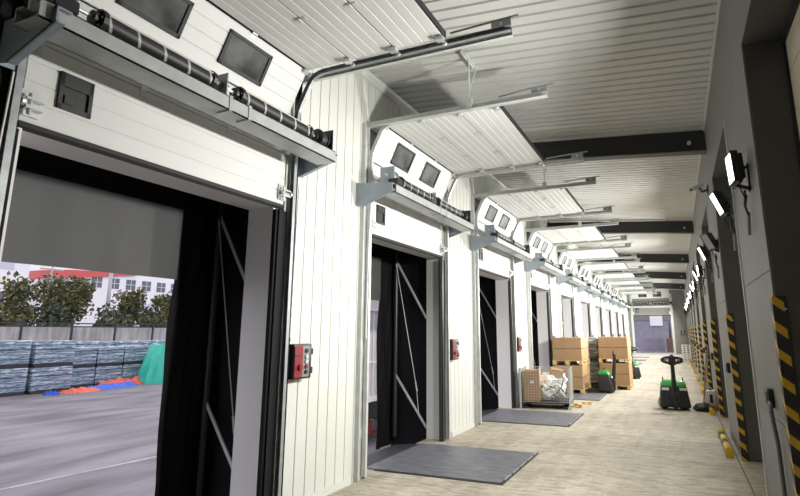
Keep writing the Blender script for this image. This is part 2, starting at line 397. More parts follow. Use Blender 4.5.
def door_proto():
    t = thing('sectional_door', 'x', 'door', (0, YC0, 0), 0, 'raised sectional dock doors')
    mb = MB(); panel(mb, (-.005, 2.865), (-.005, 3.385), ng=3); bp_ = mb.build('bottom_panel', 'door', t)
    mb = MB(); panel(mb, (-.005, 3.39), (-.005, 3.80), ng=3); mb.build('lower_panel', 'door', t)
    mb = MB(); panel(mb, *WP, ng=3); wp = mb.build('window_panel', 'door', t)
    for k in range(3):
        mb = MB(); panel(mb, (.217 + .505 * k, 4.255), (.711 + .505 * k, 4.255), ng=4); mb.build('overhead_panel', 'door', t)
    for x0_, x1_ in ((.7125, .7205), (1.2175, 1.2255)):
        e = MB(); e.box(x0_, x1_, -W2, W2, 4.262, 4.29); e.build('joint_seal', 'rubber', t)
    for z0_ in (3.385, 3.801):
        e = MB(); e.box(-.04, -.012, -W2, W2, z0_, z0_ + .005); e.build('joint_seal', 'rubber', t)
    e = MB(); e.prism([(.204, 4.262), (.217, 4.262), (.217, 4.285), (.185, 4.262)], 'Y', -W2, W2); e.build('joint_seal', 'rubber', t)
    e = MB(); e.prism([(1.728, 4.255), (1.745, 4.25), (1.745, 4.31), (1.728, 4.30)], 'Y', -W2, W2); e.build('top_seal', 'rubber', t)
    s = MB(); s.prism([(-.045, 2.865), (.0, 2.865), (.004, 2.835), (-.02, 2.815), (-.05, 2.835)], 'Y', -W2, W2); s.build('bottom_seal', 'rubber', t)
    # two windows in the tilted panel
    for yc in (-.475, .445):
        fr = MB(); hw, u0, u1 = .262, .098, .405
        for (ya, yb, ua, ub) in ((-hw, hw, u0, u0 + .03), (-hw, hw, u1 - .03, u1), (-hw, -hw + .03, u0, u1), (hw - .03, hw, u0, u1)):
            q0, d, n = on_panel(*WP, ua, -.02); q1, _, _ = on_panel(*WP, ub, -.02); q2, _, _ = on_panel(*WP, ub, .016); q3, _, _ = on_panel(*WP, ua, .016)
            fr.prism([q0, q1, q2, q3], 'Y', yc + ya, yc + yb)
        f = fr.build('window_frame', 'rubber', t)
        pn = MB(); q0, d, n = on_panel(*WP, u0 + .03, 0); q1, _, _ = on_panel(*WP, u1 - .03, 0); q2, _, _ = on_panel(*WP, u1 - .03, .004); q3, _, _ = on_panel(*WP, u0 + .03, .004)
        pn.prism([q0, q1, q2, q3], 'Y', yc - hw + .03, yc + hw - .03); pn.build('pane', 'pane', f)
    # pull handle box on the bottom panel
    h = MB(); y0, y1, z0, z1 = -1.0, -.785, 3.02, 3.265
    h.box(-.006, .012, y0, y0 + .025, z0, z1); h.box(-.006, .012, y1 - .025, y1, z0, z1); h.box(-.006, .012, y0, y1, z0, z0 + .03); h.box(-.006, .012, y0, y1, z1 - .09, z1)
    h.box(-.006, -.003, y0, y1, z0, z1)
    hh = h.build('pull_handle', 'black', t)
    g = MB(); g.box(-.003, .008, y0 + .04, y0 + .10, z0 + .045, z0 + .10); g.build('grip', 'jamb', hh)
    # hinges on each joint
    def hinge(q, d, n, y):
        m = MB()
        for du in (-.035, .035):
            c = q + d * du + n * .003; m.cbox((c.x, y, c.y), (.006, .055, .04), ry=math.atan2(d.x, d.y))
        c = q + n * .010; m.cyl((c.x, y - .03, c.y), (c.x, y + .03, c.y), .009, 8)
        m.build('hinge', 'silver', t)
    joints = [((-.005, 3.388), (0, 1)), ((.21, 4.25), (.6, .8)), ((.717, 4.255), (1, 0)), ((1.222, 4.255), (1, 0))]
    for p, d in joints:
        d = Vector(d).normalized(); n = Vector((d.y, -d.x))
        for y in (-.42, .42): hinge(Vector(p), d, n, y)
    # edge rollers
    for s_ in (-1, 1):
        for p in ((.0, 3.39), (.20, 4.225), (.717, 4.23), (1.222, 4.23), (1.70, 4.23)):
            m = MB(); m.cbox((p[0] + (.0 if p[1] > 4 else .012), s_ * 1.155, p[1]), (.07, .06, .035)); m.cyl((p[0] + .015, s_ * 1.16, p[1] - .01), (p[0] + .015, s_ * 1.228, p[1] - .01), .008, 8)
            m.cyl((p[0] + .015, s_ * 1.208, p[1] - .01), (p[0] + .015, s_ * 1.228, p[1] - .01), .024, 12); m.build('roller', 'silver', t)
        m = MB(); y = s_ * 1.15
        m.box(-.002, .012, y - .055, y + .055, 2.90, 3.06); m.box(.0, .07, y - .05, y + .05, 2.93, 2.95); m.box(.0, .07, y - .05, y + .05, 2.985, 3.0)
        m.cyl((.05, y - .05, 2.967), (.05, y + s_ * .072, 2.967), .012, 8); m.cyl((.05, y + s_ * .055, 2.967), (.05, y + s_ * .074, 2.967), .028, 12)
        m.cyl((.045, y - .02, 2.90), (.045, y - .02, 3.03), .012, 8); m.build('corner_bracket', 'silver', t)
    return t

def track_proto(s_, dark=False):
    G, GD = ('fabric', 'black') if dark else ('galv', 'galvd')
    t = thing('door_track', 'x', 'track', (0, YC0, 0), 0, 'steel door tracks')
    m = MB(); wout = 1.40 if s_ < 0 else 1.325
    a, b = sorted((s_ * (1.24 if s_ < 0 else 1.28), s_ * wout))
    m.box(.002, .014, a, b, 0, 4.24)                   # wall angle
    yo = s_ * (wout - .005); m.box(.002, .055, min(yo, yo - s_ * .012), max(yo, yo - s_ * .012), 0, 4.24)
    if s_ < 0:
        for z in (.45, 1.35, 2.25, 3.0): m.box(.014, .02, s_ * 1.31 - .07, s_ * 1.31 + .07, z, z + .09)
    m.build('wall_angle', G, t)
    path = [(.05, .03), (.05, 1.2), (.05, 2.4), (.05, 3.70), (.053, 3.77), (.065, 3.85), (.10, 3.94), (.19, 4.12), (.225, 4.175), (.26, 4.205), (.31, 4.228), (.37, 4.238), (.6, 4.24), (1.2, 4.24), (2.33, 4.24)]
    k = s_
    prof = [(-.025, 0), (.025, 0), (.025, -k * .04), (.020, -k * .04), (.020, -k * .006), (-.020, -k * .006), (-.020, -k * .04), (-.025, -k * .04)]
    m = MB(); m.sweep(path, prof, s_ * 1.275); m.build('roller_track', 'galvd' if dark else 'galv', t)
    m = MB(); y = s_ * 1.295
    m.box(.002, 2.33, min(y, y + s_ * .05), max(y, y + s_ * .05), 4.20, 4.206); m.box(.002, 2.33, min(y, y + s_ * .008), max(y, y + s_ * .008), 4.20, 4.275); m.build('top_rail', 'galv', t)
    m = MB(); y = s_ * 1.27; m.box(2.15, 2.33, y - .005, y + .005, 4.265, 4.345); m.box(2.10, 2.33, y - .03, y + .03, 4.262, 4.268)
    e = m.build('end_stop', 'galvd', t)
    m = MB(); m.box(2.23, 2.25, y - .008, y + .008, 4.29, 4.325); m.build('slot', 'white', e)
    m = MB(); m.tube([(1.76, s_ * 1.25, 4.325), (2.12, y, 4.35), (2.40, y, 4.358)], .010, 6); m.build('safety_rod', 'galvd', t)
    m = MB(); y0, y1 = sorted((s_ * (1.072 if s_ > 0 else 1.19), s_ * 1.235)); m.box(-.029, .012, y0, y1, 0, 2.80); y0, y1 = sorted((s_ * (1.10 if s_ > 0 else 1.195), s_ * (1.15 if s_ > 0 else 1.22))); m.box(.012, .03, y0, y1, 0, 2.80)
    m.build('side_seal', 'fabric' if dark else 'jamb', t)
    m = MB(); m.tube([(.09, s_ * 1.30, 3.1), (.075, s_ * 1.305, 2.6), (.065, s_ * 1.305, 1.6), (.075, s_ * 1.305, 1.56)], .007, 6); m.build('pull_cord', 'white', t)
    if s_ < 0:
        zc = zceil(1.42)
        m = MB(); m.box(1.40, 1.425, -1.55, -1.02, zc - .03, zc - .006); m.box(1.40, 1.405, -1.55, -1.02, zc - .06, zc - .006)
        m.cbox((1.415, -1.31, (zc + 4.27) / 2), (.008, .03, zc - 4.27)); m.tube([(1.415, -1.06, zc - .03), (1.415, -1.30, 4.45)], .012, 6); m.box(1.38, 1.45, -1.335, -1.28, 4.20, 4.34)
        m.build('ceiling_hanger', 'galv', t)
    return t

def spring_proto():
    t = thing('spring_assembly', 'x', 'door springs', (0, YC0, 0), 0, 'torsion spring assemblies on wall brackets')
    m = MB(); m.box(.30, .52, -1.44, 1.29, 3.262, 3.272); m.box(.30, .31, -1.44, 1.29, 3.262, 3.36); m.box(.51, .52, -1.44, 1.29, 3.262, 3.372); m.box(.46, .52, -1.44, 1.29, 3.364, 3.372)
    m.box(.30, .36, -1.44, 1.29, 3.354, 3.362)
    for y in (-.09, .11): m.box(.519, .526, y - .015, y + .015, 3.255, 3.378); m.box(.40, .526, y - .015, y + .015, 3.254, 3.262)
    m.build('support_beam', 'galvb', t)
    for y, poly in ((-1.475, [(.002, 3.15), (.002, 3.42), (.50, 3.375), (.50, 3.28), (.10, 3.13)]), (1.40, [(.002, 3.22), (.002, 3.46), (.42, 3.40), (.42, 3.32), (.02, 3.20)])):
        m = MB(); m.prism(poly, 'Y', y - .03, y - .018)
        m.prism([poly[1], poly[2], (poly[2][0], poly[2][1] - .012), (poly[1][0], poly[1][1] - .012)], 'Y', y - .03, y + .05)
        m.prism([poly[4], poly[3], (poly[3][0], poly[3][1] + .012), (poly[4][0], poly[4][1] + .012)], 'Y', y - .03, y + .02)
        m.box(.002, .012, y - .03, y + .06, poly[0][1] - .01, poly[1][1])
        for bx in (.16, .34): m.cyl((bx, y - .036, 3.33), (bx, y - .028, 3.33), .014, 8)
        m.build('wall_bracket', 'bracket', t)
    X, Z = .345, 3.52
    m = MB(); m.cyl((X, -1.40, Z), (X, 1.42, Z), .0125, 10); m.build('shaft', 'silver', t)
    for a, b in ((-1.0, -.16), (.17, 1.04)):
        m = MB(); nturn = int((b - a) / .026); pts = []; r = []
        nn = nturn * 2
        for k in range(nn + 1):
            pts.append((X, a + (b - a) * k / nn, Z)); r.append(.0615 if k % 2 else .0585)
        m.tube(pts, r, 14); sp = m.build('torsion_spring', 'spring', t, smooth=True)
        m = MB(); m.tube([(X + .052, a, Z + .036), (X + .052, b, Z + .036)], .005, 5); m.build('chalk_line', 'trimw', sp)
        for e, sg in ((a, -1), (b, 1)):
            m = MB(); m.cyl((X, e, Z), (X, e + sg * .03, Z), .072, 12); m.cyl((X, e + sg * .03, Z), (X, e + sg * .07, Z), .045, 10)
            for q in range(6):
                aa = q * PI / 3; m.cyl((X + .05 * math.cos(aa), e + sg * .03, Z + .05 * math.sin(aa)), (X + .05 * math.cos(aa), e + sg * .045, Z + .05 * math.sin(aa)), .012, 6)
            m.build('winding_cone', 'black', t)
    m = MB(); m.box(X - .06, X + .075, -.045, -.035, 3.36, 3.61); m.box(X - .05, X + .16, -.045, .04, 3.364, 3.376); m.cyl((X, -.06, Z), (X, .02, Z), .035, 12); m.build('center_bearing', 'galvd', t)
    for s_ in (-1, 1):
        y = s_ * 1.26
        m = MB(); m.cyl((X, y - .045, Z), (X, y + .045, Z), .072, 20); m.cyl((X, y - .055, Z), (X, y - .045, Z), .088, 20); m.cyl((X, y + .045, Z), (X, y + .055, Z), .088, 20); m.cyl((X, y - s_ * .09, Z), (X, y - s_ * .055, Z), .04, 10)
        for q in range(5):
            aa = q * 2 * PI / 5; m.cyl((X + .055 * math.cos(aa), y - .062, Z + .055 * math.sin(aa)), (X + .055 * math.cos(aa), y - .05, Z + .055 * math.sin(aa)), .014, 6)
        m.build('cable_drum', 'galvd' if s_ < 0 else 'jamb', t, smooth=True)
        yb = s_ * 1.345
        m = MB(); m.rbox(X - .10, X + .10, yb - .006, yb + .006, 3.37, 3.63, .005, 1); m.box(X - .1, X + .12, yb - .006, yb + .06, 3.372, 3.382); m.build('end_bearing_plate', 'bracket' if s_ < 0 else 'black', t)
    m = MB(); m.rbox(X + .02, X + .16, -1.37, -1.23, 3.385, 3.47, .01, 1); m.build('cable_sensor', 'black', t)
    return t

def shelter_proto():
    t = thing('dock_shelter', 'x', 'dock shelter', (0, YC0, 0), 0, 'black dock shelters outside the doors')
    for s_ in (-1, 1):
        m = MB(); ny, nz = 6, 14; vs = []
        for j in range(nz + 1):
            for i in range(ny + 1):
                y = .83 + (1.40 - .83) * i / ny; z = -.15 + (3.0 + .15) * j / nz
                vs.append((-1.0 + .02 * math.sin(i * 1.9 + j * .7), s_ * (y + (.012 * math.sin(j * 1.3) if i == 0 else 0)), z))
        m.add(vs, [(j * (ny + 1) + i, j * (ny + 1) + i + 1, (j + 1) * (ny + 1) + i + 1, (j + 1) * (ny + 1) + i) for j in range(nz) for i in range(ny)])
        m.build('side_curtain', 'fabric', t)
        m = MB(); m.box(-1.04, -.31, min(s_ * 1.39, s_ * 1.41), max(s_ * 1.39, s_ * 1.41), -.3, 3.12); m.build('side_wall', 'fabric', t)
        m = MB(); m.cyl((-.91, s_ * 1.285, -.02), (-.91, s_ * 1.285, 3.08), .035, 12); m.build('pole', 'jamb', t)
        for za, zb in ((2.86, 1.86), (.97, .15)):
            m = MB(); m.cbox(((-.91 - .33) / 2, s_ * 1.27, (za + zb) / 2), (math.hypot(.58, za - zb), .012, .035), ry=math.atan2(za - zb, .58)); m.build('brace', 'galv', t)
        m = MB(); m.tube([(-.90, s_ * 1.25, 2.8), (-.5, s_ * 1.25, .75), (-.46, s_ * 1.25, .35)], .006, 5); m.cyl((-.52, s_ * 1.25, .85), (-.49, s_ * 1.25, .70), .012, 6); m.build('tension_cord', 'galv', t)
    m = MB(); ny, nz = 20, 6; vs = []
    for j in range(nz + 1):
        for i in range(ny + 1):
            y = -1.3 + 2.15 * i / ny; z = 2.14 + .70 * j / nz
            vs.append((-.965 + .012 * math.sin(i * .8) * (1 - j / nz), y, z))
    m.add(vs, [(j * (ny + 1) + i, j * (ny + 1) + i + 1, (j + 1) * (ny + 1) + i + 1, (j + 1) * (ny + 1) + i) for j in range(nz) for i in range(ny)])
    m.build('head_curtain', 'headcurtain', t)
    m = MB(); m.box(-1.04, -.985, -1.41, 1.41, 2.84, 3.12); m.box(-.985, -.95, -1.3, 1.3, 2.835, 2.87); m.build('head_board', 'fabric', t)
    m = MB(); m.box(-1.05, -.31, -1.42, 1.42, 3.12, 3.14); m.build('roof_sheet', 'fabric', t)
    return t

def leveller_proto():
    t = thing('dock_leveller', 'x', 'dock leveller', (0, YC0 + .0, 0), 0, 'steel dock levellers in the floor')
    m = MB(); m.box(-.20, 1.52, -.82, .80, -.004, .012); m.build('deck', 'steelplate', t)
    m = MB(); m.box(1.52, 1.56, -.84, .82, 0, .007); m.box(-.05, 1.56, -.86, -.82, 0, .006); m.box(-.05, 1.56, .80, .84, 0, .006); m.build('pit_edge', 'dockblack', t)
    m = MB(); m.prism([(-.20, -.004), (-.20, .012), (-.62, -.03), (-.62, -.045)], 'Y', -.80, .78); m.build('lip', 'dockblack', t)
    m = MB()
    for k in range(5): m.cyl((1.53, -.7 + k * .34, .010), (1.53, -.42 + k * .34, .010), .010, 8)
    m.build('hinge_knuckles', 'galvd', t)
    return t

def lining_mb():
    m = MB(); m.box(-.33, -.03, 1.075, 1.16, 0, 2.82); m.box(-.33, .0, -1.187, -1.165, 0, 2.82); m.box(-.33, -.03, -1.187, 1.16, 2.82, 2.845)
    return m

dp, tl, tr, sp, sh, lv = door_proto(), track_proto(-1), track_proto(1), spring_proto(), shelter_proto(), leveller_proto()
lin0 = lining_mb().build('trim_11', 'lining'); lin0.location = (0, YC0, 0); tag(lin0, kind='structure')
for i in range(ND):
    w = ORD[i]; loc = (0, YC0 + PITCH * i, 0)
    L = {'d': 'white sectional dock door raised overhead, %s to the camera along the left wall' % w,
         'tl': 'galvanised track and post on the near side of the %s dock door' % w,
         'tr': 'galvanised track and post on the far side of the %s dock door' % w,
         's': 'black torsion springs and steel support beam above the %s dock opening' % w,
         'sh': 'black dock shelter with curtains and braces outside the %s dock door' % w,
         'lv': 'dark steel dock leveller plate in the floor at the %s dock door' % w}
    if i == 0:
        for k, o in (('d', dp), ('s', sp), ('sh', sh), ('lv', lv)): o['label'] = L[k]
        for sg, kk in ((-1, 'near'), (1, 'far')):
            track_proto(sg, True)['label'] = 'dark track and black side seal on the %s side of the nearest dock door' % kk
    elif i == 1:
        for k, o in (('tl', tl), ('tr', tr)): o['label'] = L[k]; o.location = loc
        for k, o in (('d', dp), ('s', sp), ('sh', sh), ('lv', lv)): dup(o, loc, L[k])
    else:
        for k, o in (('d', dp), ('tl', tl), ('tr', tr), ('s', sp), ('sh', sh), ('lv', lv)): dup(o, loc, L[k])
        c = lin0.copy(); c.name = 'trim_%d' % (11 + i); c.location = loc; C.objects.link(c)

b0 = [o for o in sp.children if o.name.startswith('wall_bracket')][0]; b0.location = (.056, .13, -.02)

# the end door, seen straight on at the far end of the aisle
ez = 1.33
def place_end(o, label):
    r = dup(o, ((EX0 + EX1) / 2, YEND, 2.87 - 2.85 * ez), label, rz=-PI / 2); r.scale = (1, 1.13, ez); return r
e = place_end(dp, 'white sectional door with two small windows closing the top of the end wall opening'); e['group'] = 'end wall door'
e = place_end(sp, 'black torsion springs on the far end wall above the open end door'); e['group'] = 'end wall door'
m = MB(); m.box(EX0 - .16, EX0, YEND - .02, YEND + .03, 0, 4.5); m.box(EX1, EX1 + .16, YEND - .02, YEND + .03, 0, 4.5); struct('trim_7', m, 'galv')

# ---------------------------------------------------------------- control boxes on the left wall
def control_proto():
    t = thing('control_box', 'x', 'control box', (0, 0, 0), 0, 'dock door control boxes')
    m = MB(); m.rbox(.002, .10, -.13, .145, -.165, .165, .012, 2); m.build('case', 'black', t, smooth=True)
    m = MB(); m.box(.10, .106, -.125, -.005, -.145, .145); m.build('red_panel', 'red', t)
    m = MB(); m.box(.10, .106, -.005, .095, -.145, .145); m.build('grey_panel', 'panelgrey', t)
    m = MB(); m.box(.10, .108, -.12, -.04, .045, .06); m.build('label_slot', 'black', t)
    for z, c in ((.10, 'jamb'), (.045, 'galv'), (0, 'galv'), (-.05, 'red'), (-.10, 'black')):
        m = MB(); m.cyl((.10, .045, z), (.122, .045, z), .020, 12); m.build('push_button', c, t)
    m = MB(); m.cyl((.10, -.05, -.055), (.13, -.05, -.055), .028, 14); m.build('stop_button', 'red', t)
    for z in (-.09, .09):
        m = MB(); m.box(.04, .10, .143, .165, z - .03, z + .03); m.build('latch', 'black', t)
    return t
cp = control_proto()
for i in range(ND):
    loc = (0, 4.40 + PITCH * i, 1.36); lab = 'black and red control box on the wall just past the %s dock door' % ORD[i]
    if i == 0: cp.location = loc; cp['label'] = lab
    else: dup(cp, loc, lab)
e = dup(cp, (3.72, YEND + .004, 1.55), 'small dark control box on the end wall right of the end door', rz=-PI / 2)

# ---------------------------------------------------------------- hazard corner guards, wall sockets, rails and floodlights on the right wall
for k in range(10):
    y = PN + 4 * k
    t = thing('corner_guard', 'black and yellow striped corner guard on the %s right-hand pillar' % ORD[k], 'corner guard', (XR, y, 0), 0, 'striped corner guards on the right-hand pillars')
    m = MB(); m.prism([(-.014, -.017), (.075, -.017), (.075, -.006), (-.002, -.006), (-.002, .07), (-.014, .07)], 'Z', .0, 1.87); m.build('rubber_angle', 'guard', t)
    for z in (.12, .9, 1.78):
        m = MB(); m.cyl((.06, -.021, z), (.06, -.015, z), .008, 8); m.build('bolt', 'silver', t)
for k in range(8):
    y = PN + 4 * k + (.62 if k == 0 else .50)
    t = thing('socket_box', 'dark socket box%s on the %s right-hand pillar' % (' with a bent conduit down to the floor' if k == 0 else '', ORD[k]), 'socket box', (XR, y, 1.13), 0, 'socket boxes on the right-hand pillars')
    m = MB(); m.rbox(-.045, 0, -.075, .075, -.07, .07, .008, 1); m.build('box', 'jamb', t)
    m = MB(); m.box(-.05, -.044, -.05, .05, -.05, .045); m.build('cover', 'black', t)
    if k == 0:
        m = MB(); m.tube([(-.035, -.07, -.03), (-.045, -.14, -.03), (-.047, -.19, -.06), (-.045, -.21, -.13), (-.03, -.21, -.3), (-.025, -.21, -1.13)], .015, 10); m.build('conduit', 'beam2', t, smooth=True)

def flood(label, loc, aim, on=True, side=1):
    """housing faces local -X"""
    t = thing('floodlight', label, 'floodlight', loc, 0, 'floodlights on the right-hand pillars')
    R = Vector(aim).normalized().to_track_quat('X', 'Z').to_matrix()      # local X = light direction
    def tr_(mb): mb.v = [tuple(R @ Vector(v)) for v in mb.v]; return mb
    m = MB(); m.rbox(-.045, .0, -.10, .10, -.125, .125, .012, 2)
    for q in range(6): m.box(-.075, -.04, -.08 + q * .03, -.072 + q * .03, -.10, .10)
    tr_(m).build('housing', 'black', t)
    m = MB()
    m.box(-.002, .012, -.10, .10, -.125, -.112); m.box(-.002, .012, -.10, .10, .112, .125); m.box(-.002, .012, -.10, -.09, -.125, .125); m.box(-.002, .012, .09, .10, -.125, .125)
    tr_(m).build('rim', 'jamb', t)
    m = MB(); m.box(.0, .006, -.09, .09, -.112, .112); tr_(m).build('lens', 'lens' if on else 'lensoff', t)
    m = MB(); m.box(-.03, -.015, -.12, -.105, -.13, .02); m.box(-.03, -.015, .105, .12, -.13, .02); m.box(-.035, -.01, -.12, .12, -.142, -.128); tr_(m).build('yoke', 'black', t)
    w = XR - loc[0]; p = R @ Vector((-.02, 0, -.14))
    m = MB(); m.tube([p, (p.x + .05, p.y, p.z - .02), (w - .01, side * .10, p.z - .01)], .016, 8); m.tube([(.02, 0, .02), (w - .01, side * .12, .03)], .013, 8); m.box(w - .012, w + .003, side * .10 - .03, side * .10 + .05, p.z - .03, .05); m.build('wall_arm', 'black', t)
    m = MB(); m.tube([(.03, 0, -.10), (.08, .02, -.26), (w * .6, side * .05, -.30), (w - .03, side * .10, -.20)], .006, 5)
    m.tube([(w - .04, side * .1, -.16), (w - .05, side * .13, -.28), (w - .03, side * .14, -.36)], .010, 6); m.build('cable', 'black', t)
    m = MB(); m.tube([(w - .03, side * .14, -.34), (w - .03, side * .14 + .10, -.50)], .014, 8); m.build('conduit_stub', 'panelgrey', t)
    if on:
        l = bpy.data.lights.new('floodlight_lamp', 'AREA'); l.shape = 'RECTANGLE'; l.size = .17; l.size_y = .21; l.energy = LAMP * E_; l.color = (1, .98, .935); l.spread = math.radians(152)
        o = bpy.data.objects.new('floodlight_lamp', l); C.objects.link(o); o.parent = t
        d = Vector(aim).normalized(); o.location = d * .02; o.rotation_euler = d.to_track_quat('-Z', 'Y').to_euler()
    return t
LAMP = 105; E_ = 1.0
for k in range(10):
    yb = PN + 4 * k; ay = .12 if k >= 8 else -.13
    E_ = 1.0 if k < 3 else 1.5
    flood('floodlight on the near edge of the %s right-hand pillar%s' % (ORD[k], ', switched off' if k == 1 else ', lit'), (3.94, yb + .34 if k != 1 else yb + .1, 2.90 if k != 1 else 2.88), (-1, ay, -.05) if k != 1 else (-.8, -.35, -.45), k != 1, 1)
    flood('lit floodlight on the far edge of the %s right-hand pillar' % ORD[k], (3.93, yb + 1.78, 2.93), (-1, ay, -.40), True, -1)

# wheel-guard rails in front of the right-hand pillars
for k in range(1, 8):
    y0 = PN + 4 * k + .12; y1 = y0 + 1.55
    t = thing('floor_rail', 'low yellow and black floor rail at the foot of the %s right-hand pillar' % ORD[k], 'floor rail', (3.93, 0, 0), 0, 'yellow floor rails along the right wall')
    m = MB(); m.tube([(0, y0, .075), (0, y1, .075)], .042, 12); m.build('bar', 'stopbar', t, smooth=True)
    for y in (y0 + .02, y1 - .02):
        m = MB(); m.cyl((0, y - .03, .08), (0, y + .03, .08), .052, 14); m.box(-.048, .048, y - .026, y + .026, 0, .08); m.build('end_foot', 'yellow', t, smooth=False)

# CCTV camera
t = thing('security_camera', 'small white security camera on the right wall under the ceiling', 'camera', (XR, 9.3, 3.86))
m = MB(); m.cbox((-.16, -.05, .02), (.18, .065, .065), ry=-.45, rz=.25); m.build('camera_body', 'white', t)
m = MB(); m.cyl((-.237, -.072, -.018), (-.262, -.079, -.030), .024, 12); m.build('camera_lens', 'black', t)
m = MB(); m.tube([(-.13, -.04, .01), (-.09, -.02, -.06), (-.02, 0, -.03)], .018, 8); m.box(-.02, 0, -.05, .05, -.09, .04); m.build('mount_arm', 'black', t)

# ---------------------------------------------------------------- pallets, cartons, cage, trucks
def pallet(loc, wx, wy, label):
    t = thing('wooden_pallet', label, 'pallet', loc, 0, 'wooden pallets under the cartons')
    m = MB()
    for k in range(6):
        y = -wy / 2 + .05 + k * (wy - .10) / 5; m.box(-wx / 2, wx / 2, y - .05, y + .05, .105, .125)
    m.build('deck_boards', 'wood', t)
    for k in range(3):
        x = -wx / 2 + .05 + k * (wx - .10) / 2
        m = MB(); m.box(x - .05, x + .05, -wy / 2, wy / 2, .09, .105)
        for y in (-wy / 2 + .06, 0, wy / 2 - .06): m.box(x - .05, x + .05, y - .06, y + .06, .018, .09)
        m.box(x - .05, x + .05, -wy / 2, wy / 2, 0, .018); m.build('stringer', 'wood', t)
    return t
def carton(loc, wx, wy, h, label):
    t = thing('carton', label, 'carton', loc, 0, 'brown cartons on the pallets')
    m = MB(); m.rbox(-wx / 2, wx / 2, -wy / 2, wy / 2, 0, h, .006, 1); m.build('box_body', 'brown', t)
    m = MB(); m.box(-.03, .03, -wy / 2 - .001, wy / 2 + .001, h - .001, h + .0015); m.build('tape_strip', 'tape', t)
    return t
def carton_stack(x0, x1, y0, y1, nm, cover):
    xc = (x0 + x1) / 2; wx = x1 - x0; wy = y1 - y0; z = 0
    lv_ = ['lower', 'upper']
    for tier in range(2):
        pallet((xc, (y0 + y1) / 2, z), wx + .02, wy, '%s pallet of the %s carton stack' % (lv_[tier] + (' wooden' if tier else ' raw wooden'), nm)); z += .127
        for layer in range(2):
            for q in range(2):
                yc = y0 + wy * (.25 + .5 * q)
                carton((xc, yc, z), wx, wy / 2 - .008, .299, '%s brown carton, %s layer of the %s tier in the %s stack' % (['front', 'rear'][q], ['bottom', 'top'][layer], lv_[tier], nm))
            z += .310
carton_stack(.20, .99, 15.42, 16.72, 'nearer', 0)
carton_stack(1.24, 2.06, 16.95, 18.15, 'farther right', 0)
t = thing('wrapped_stack', 'grey film-wrapped column of goods between the two carton stacks', 'wrapped goods', (.98, 17.6, 0))
m = MB(); m.rbox(-.24, .21, -.35, .35, .12, .79, .05, 2); m.rbox(-.23, .21, -.34, .34, .84, 1.48, .05, 2); m.build('film_wrap', 'wrapg', t, smooth=True)
m = MB(); m.box(-.25, .21, -.36, .36, 0, .12); m.build('base', 'chassis', t)
m = MB(); m.box(-.24, .21, -.35, .35, .78, .85); m.build('middle_board', 'chassis', t)

# mesh cage
t = thing('mesh_cage', 'silver wire mesh cage on a dark base between the third and fourth dock doors', 'cage', (.62, 12.63, 0), .12)
cx0, cx1, cy0, cy1, ch = -.53, .53, -.45, .45, .83
def incage(x, y): lx, ly = (x - .645) * .97, (y - 12.95) * .47; return (.62 + lx * math.cos(.12) - ly * math.sin(.12), 12.63 + lx * math.sin(.12) + ly * math.cos(.12))
def grid(p, u, v, nu, nv, r=.0025):
    m = MB(); p, u, v = Vector(p), Vector(u), Vector(v)
    for i in range(nu + 1): m.tube([p + u * i / nu, p + u * i / nu + v], r * (2.2 if i in (0, nu) else 1), 4)
    for j in range(nv + 1): m.tube([p + v * j / nv, p + v * j / nv + u], r * (2.2 if j in (0, nv) else 1), 4)
    return m
for p, u, n_ in (((cx0, cy0, .14), (cx1 - cx0, 0, 0), 18), ((cx0, cy1, .14), (cx1 - cx0, 0, 0), 18), ((cx0, cy0, .14), (0, cy1 - cy0, 0), 28), ((cx1, cy0, .14), (0, cy1 - cy0, 0), 28)):
    grid(p, u, (0, 0, ch - .14), n_, 12).build('mesh_panel', 'silver', t)
for x in (cx0, cx1):
    for y in (cy0, cy1):
        m = MB(); m.box(x - .022, x + .022, y - .022, y + .022, .0, ch + .02); m.build('corner_post', 'galv', t)
m = MB(); m.box(cx0 - .02, cx1 + .02, cy0 - .02, cy1 + .02, .11, .14)
m.build('base_plate', 'chassis', t)
for x in (cx0 + .1, cx1 - .1):
    m = MB(); m.box(x - .05, x + .05, cy0, cy1, .0, .05); m.build('runner', 'chassis', t)
t = thing('cardboard_box', 'tall brown cardboard box standing in the front left corner of the mesh cage', 'box', (*incage(.33, 12.60), .142), .18)
m = MB(); m.rbox(-.17, .17, -.24, .24, 0, .66, .008, 1); bx = m.build('box_body', 'brown', t)
m = MB(); m.box(-.03, .06, -.243, -.239, .38, .44); m.build('paper_label', 'white', t)
m = MB(); m.box(.165, .185, -.24, .20, .02, .70); m.build('side_flap', 'brown2', t)
bags = [((.72, 12.45, .30), (.24, .28, .17), 'front lower white plastic bag in the mesh cage'), ((.95, 12.62, .34), (.17, .34, .20), 'white plastic bag against the right side of the mesh cage'), ((.70, 12.95, .44), (.30, .32, .24), 'white plastic bag heaped in the middle of the mesh cage'), ((.46, 13.30, .36), (.28, .34, .20), 'white plastic bag at the back left of the mesh cage'), ((.90, 13.35, .46), (.24, .34, .26), 'white plastic bag at the back right of the mesh cage')]
for k, (c, r, lab) in enumerate(bags):
    m = MB(); m.blob((0, 0, 0), [r[0] * .88, r[1] * .44, r[2] * .94], k + 1, .42, 2.6, 4); o = m.build('plastic_bag', 'paper', None, smooth=True); o.location = (*incage(c[0] * .97, c[1]), c[2] + .05); tag(o, lab, 'bag', 'white bags in the mesh cage')
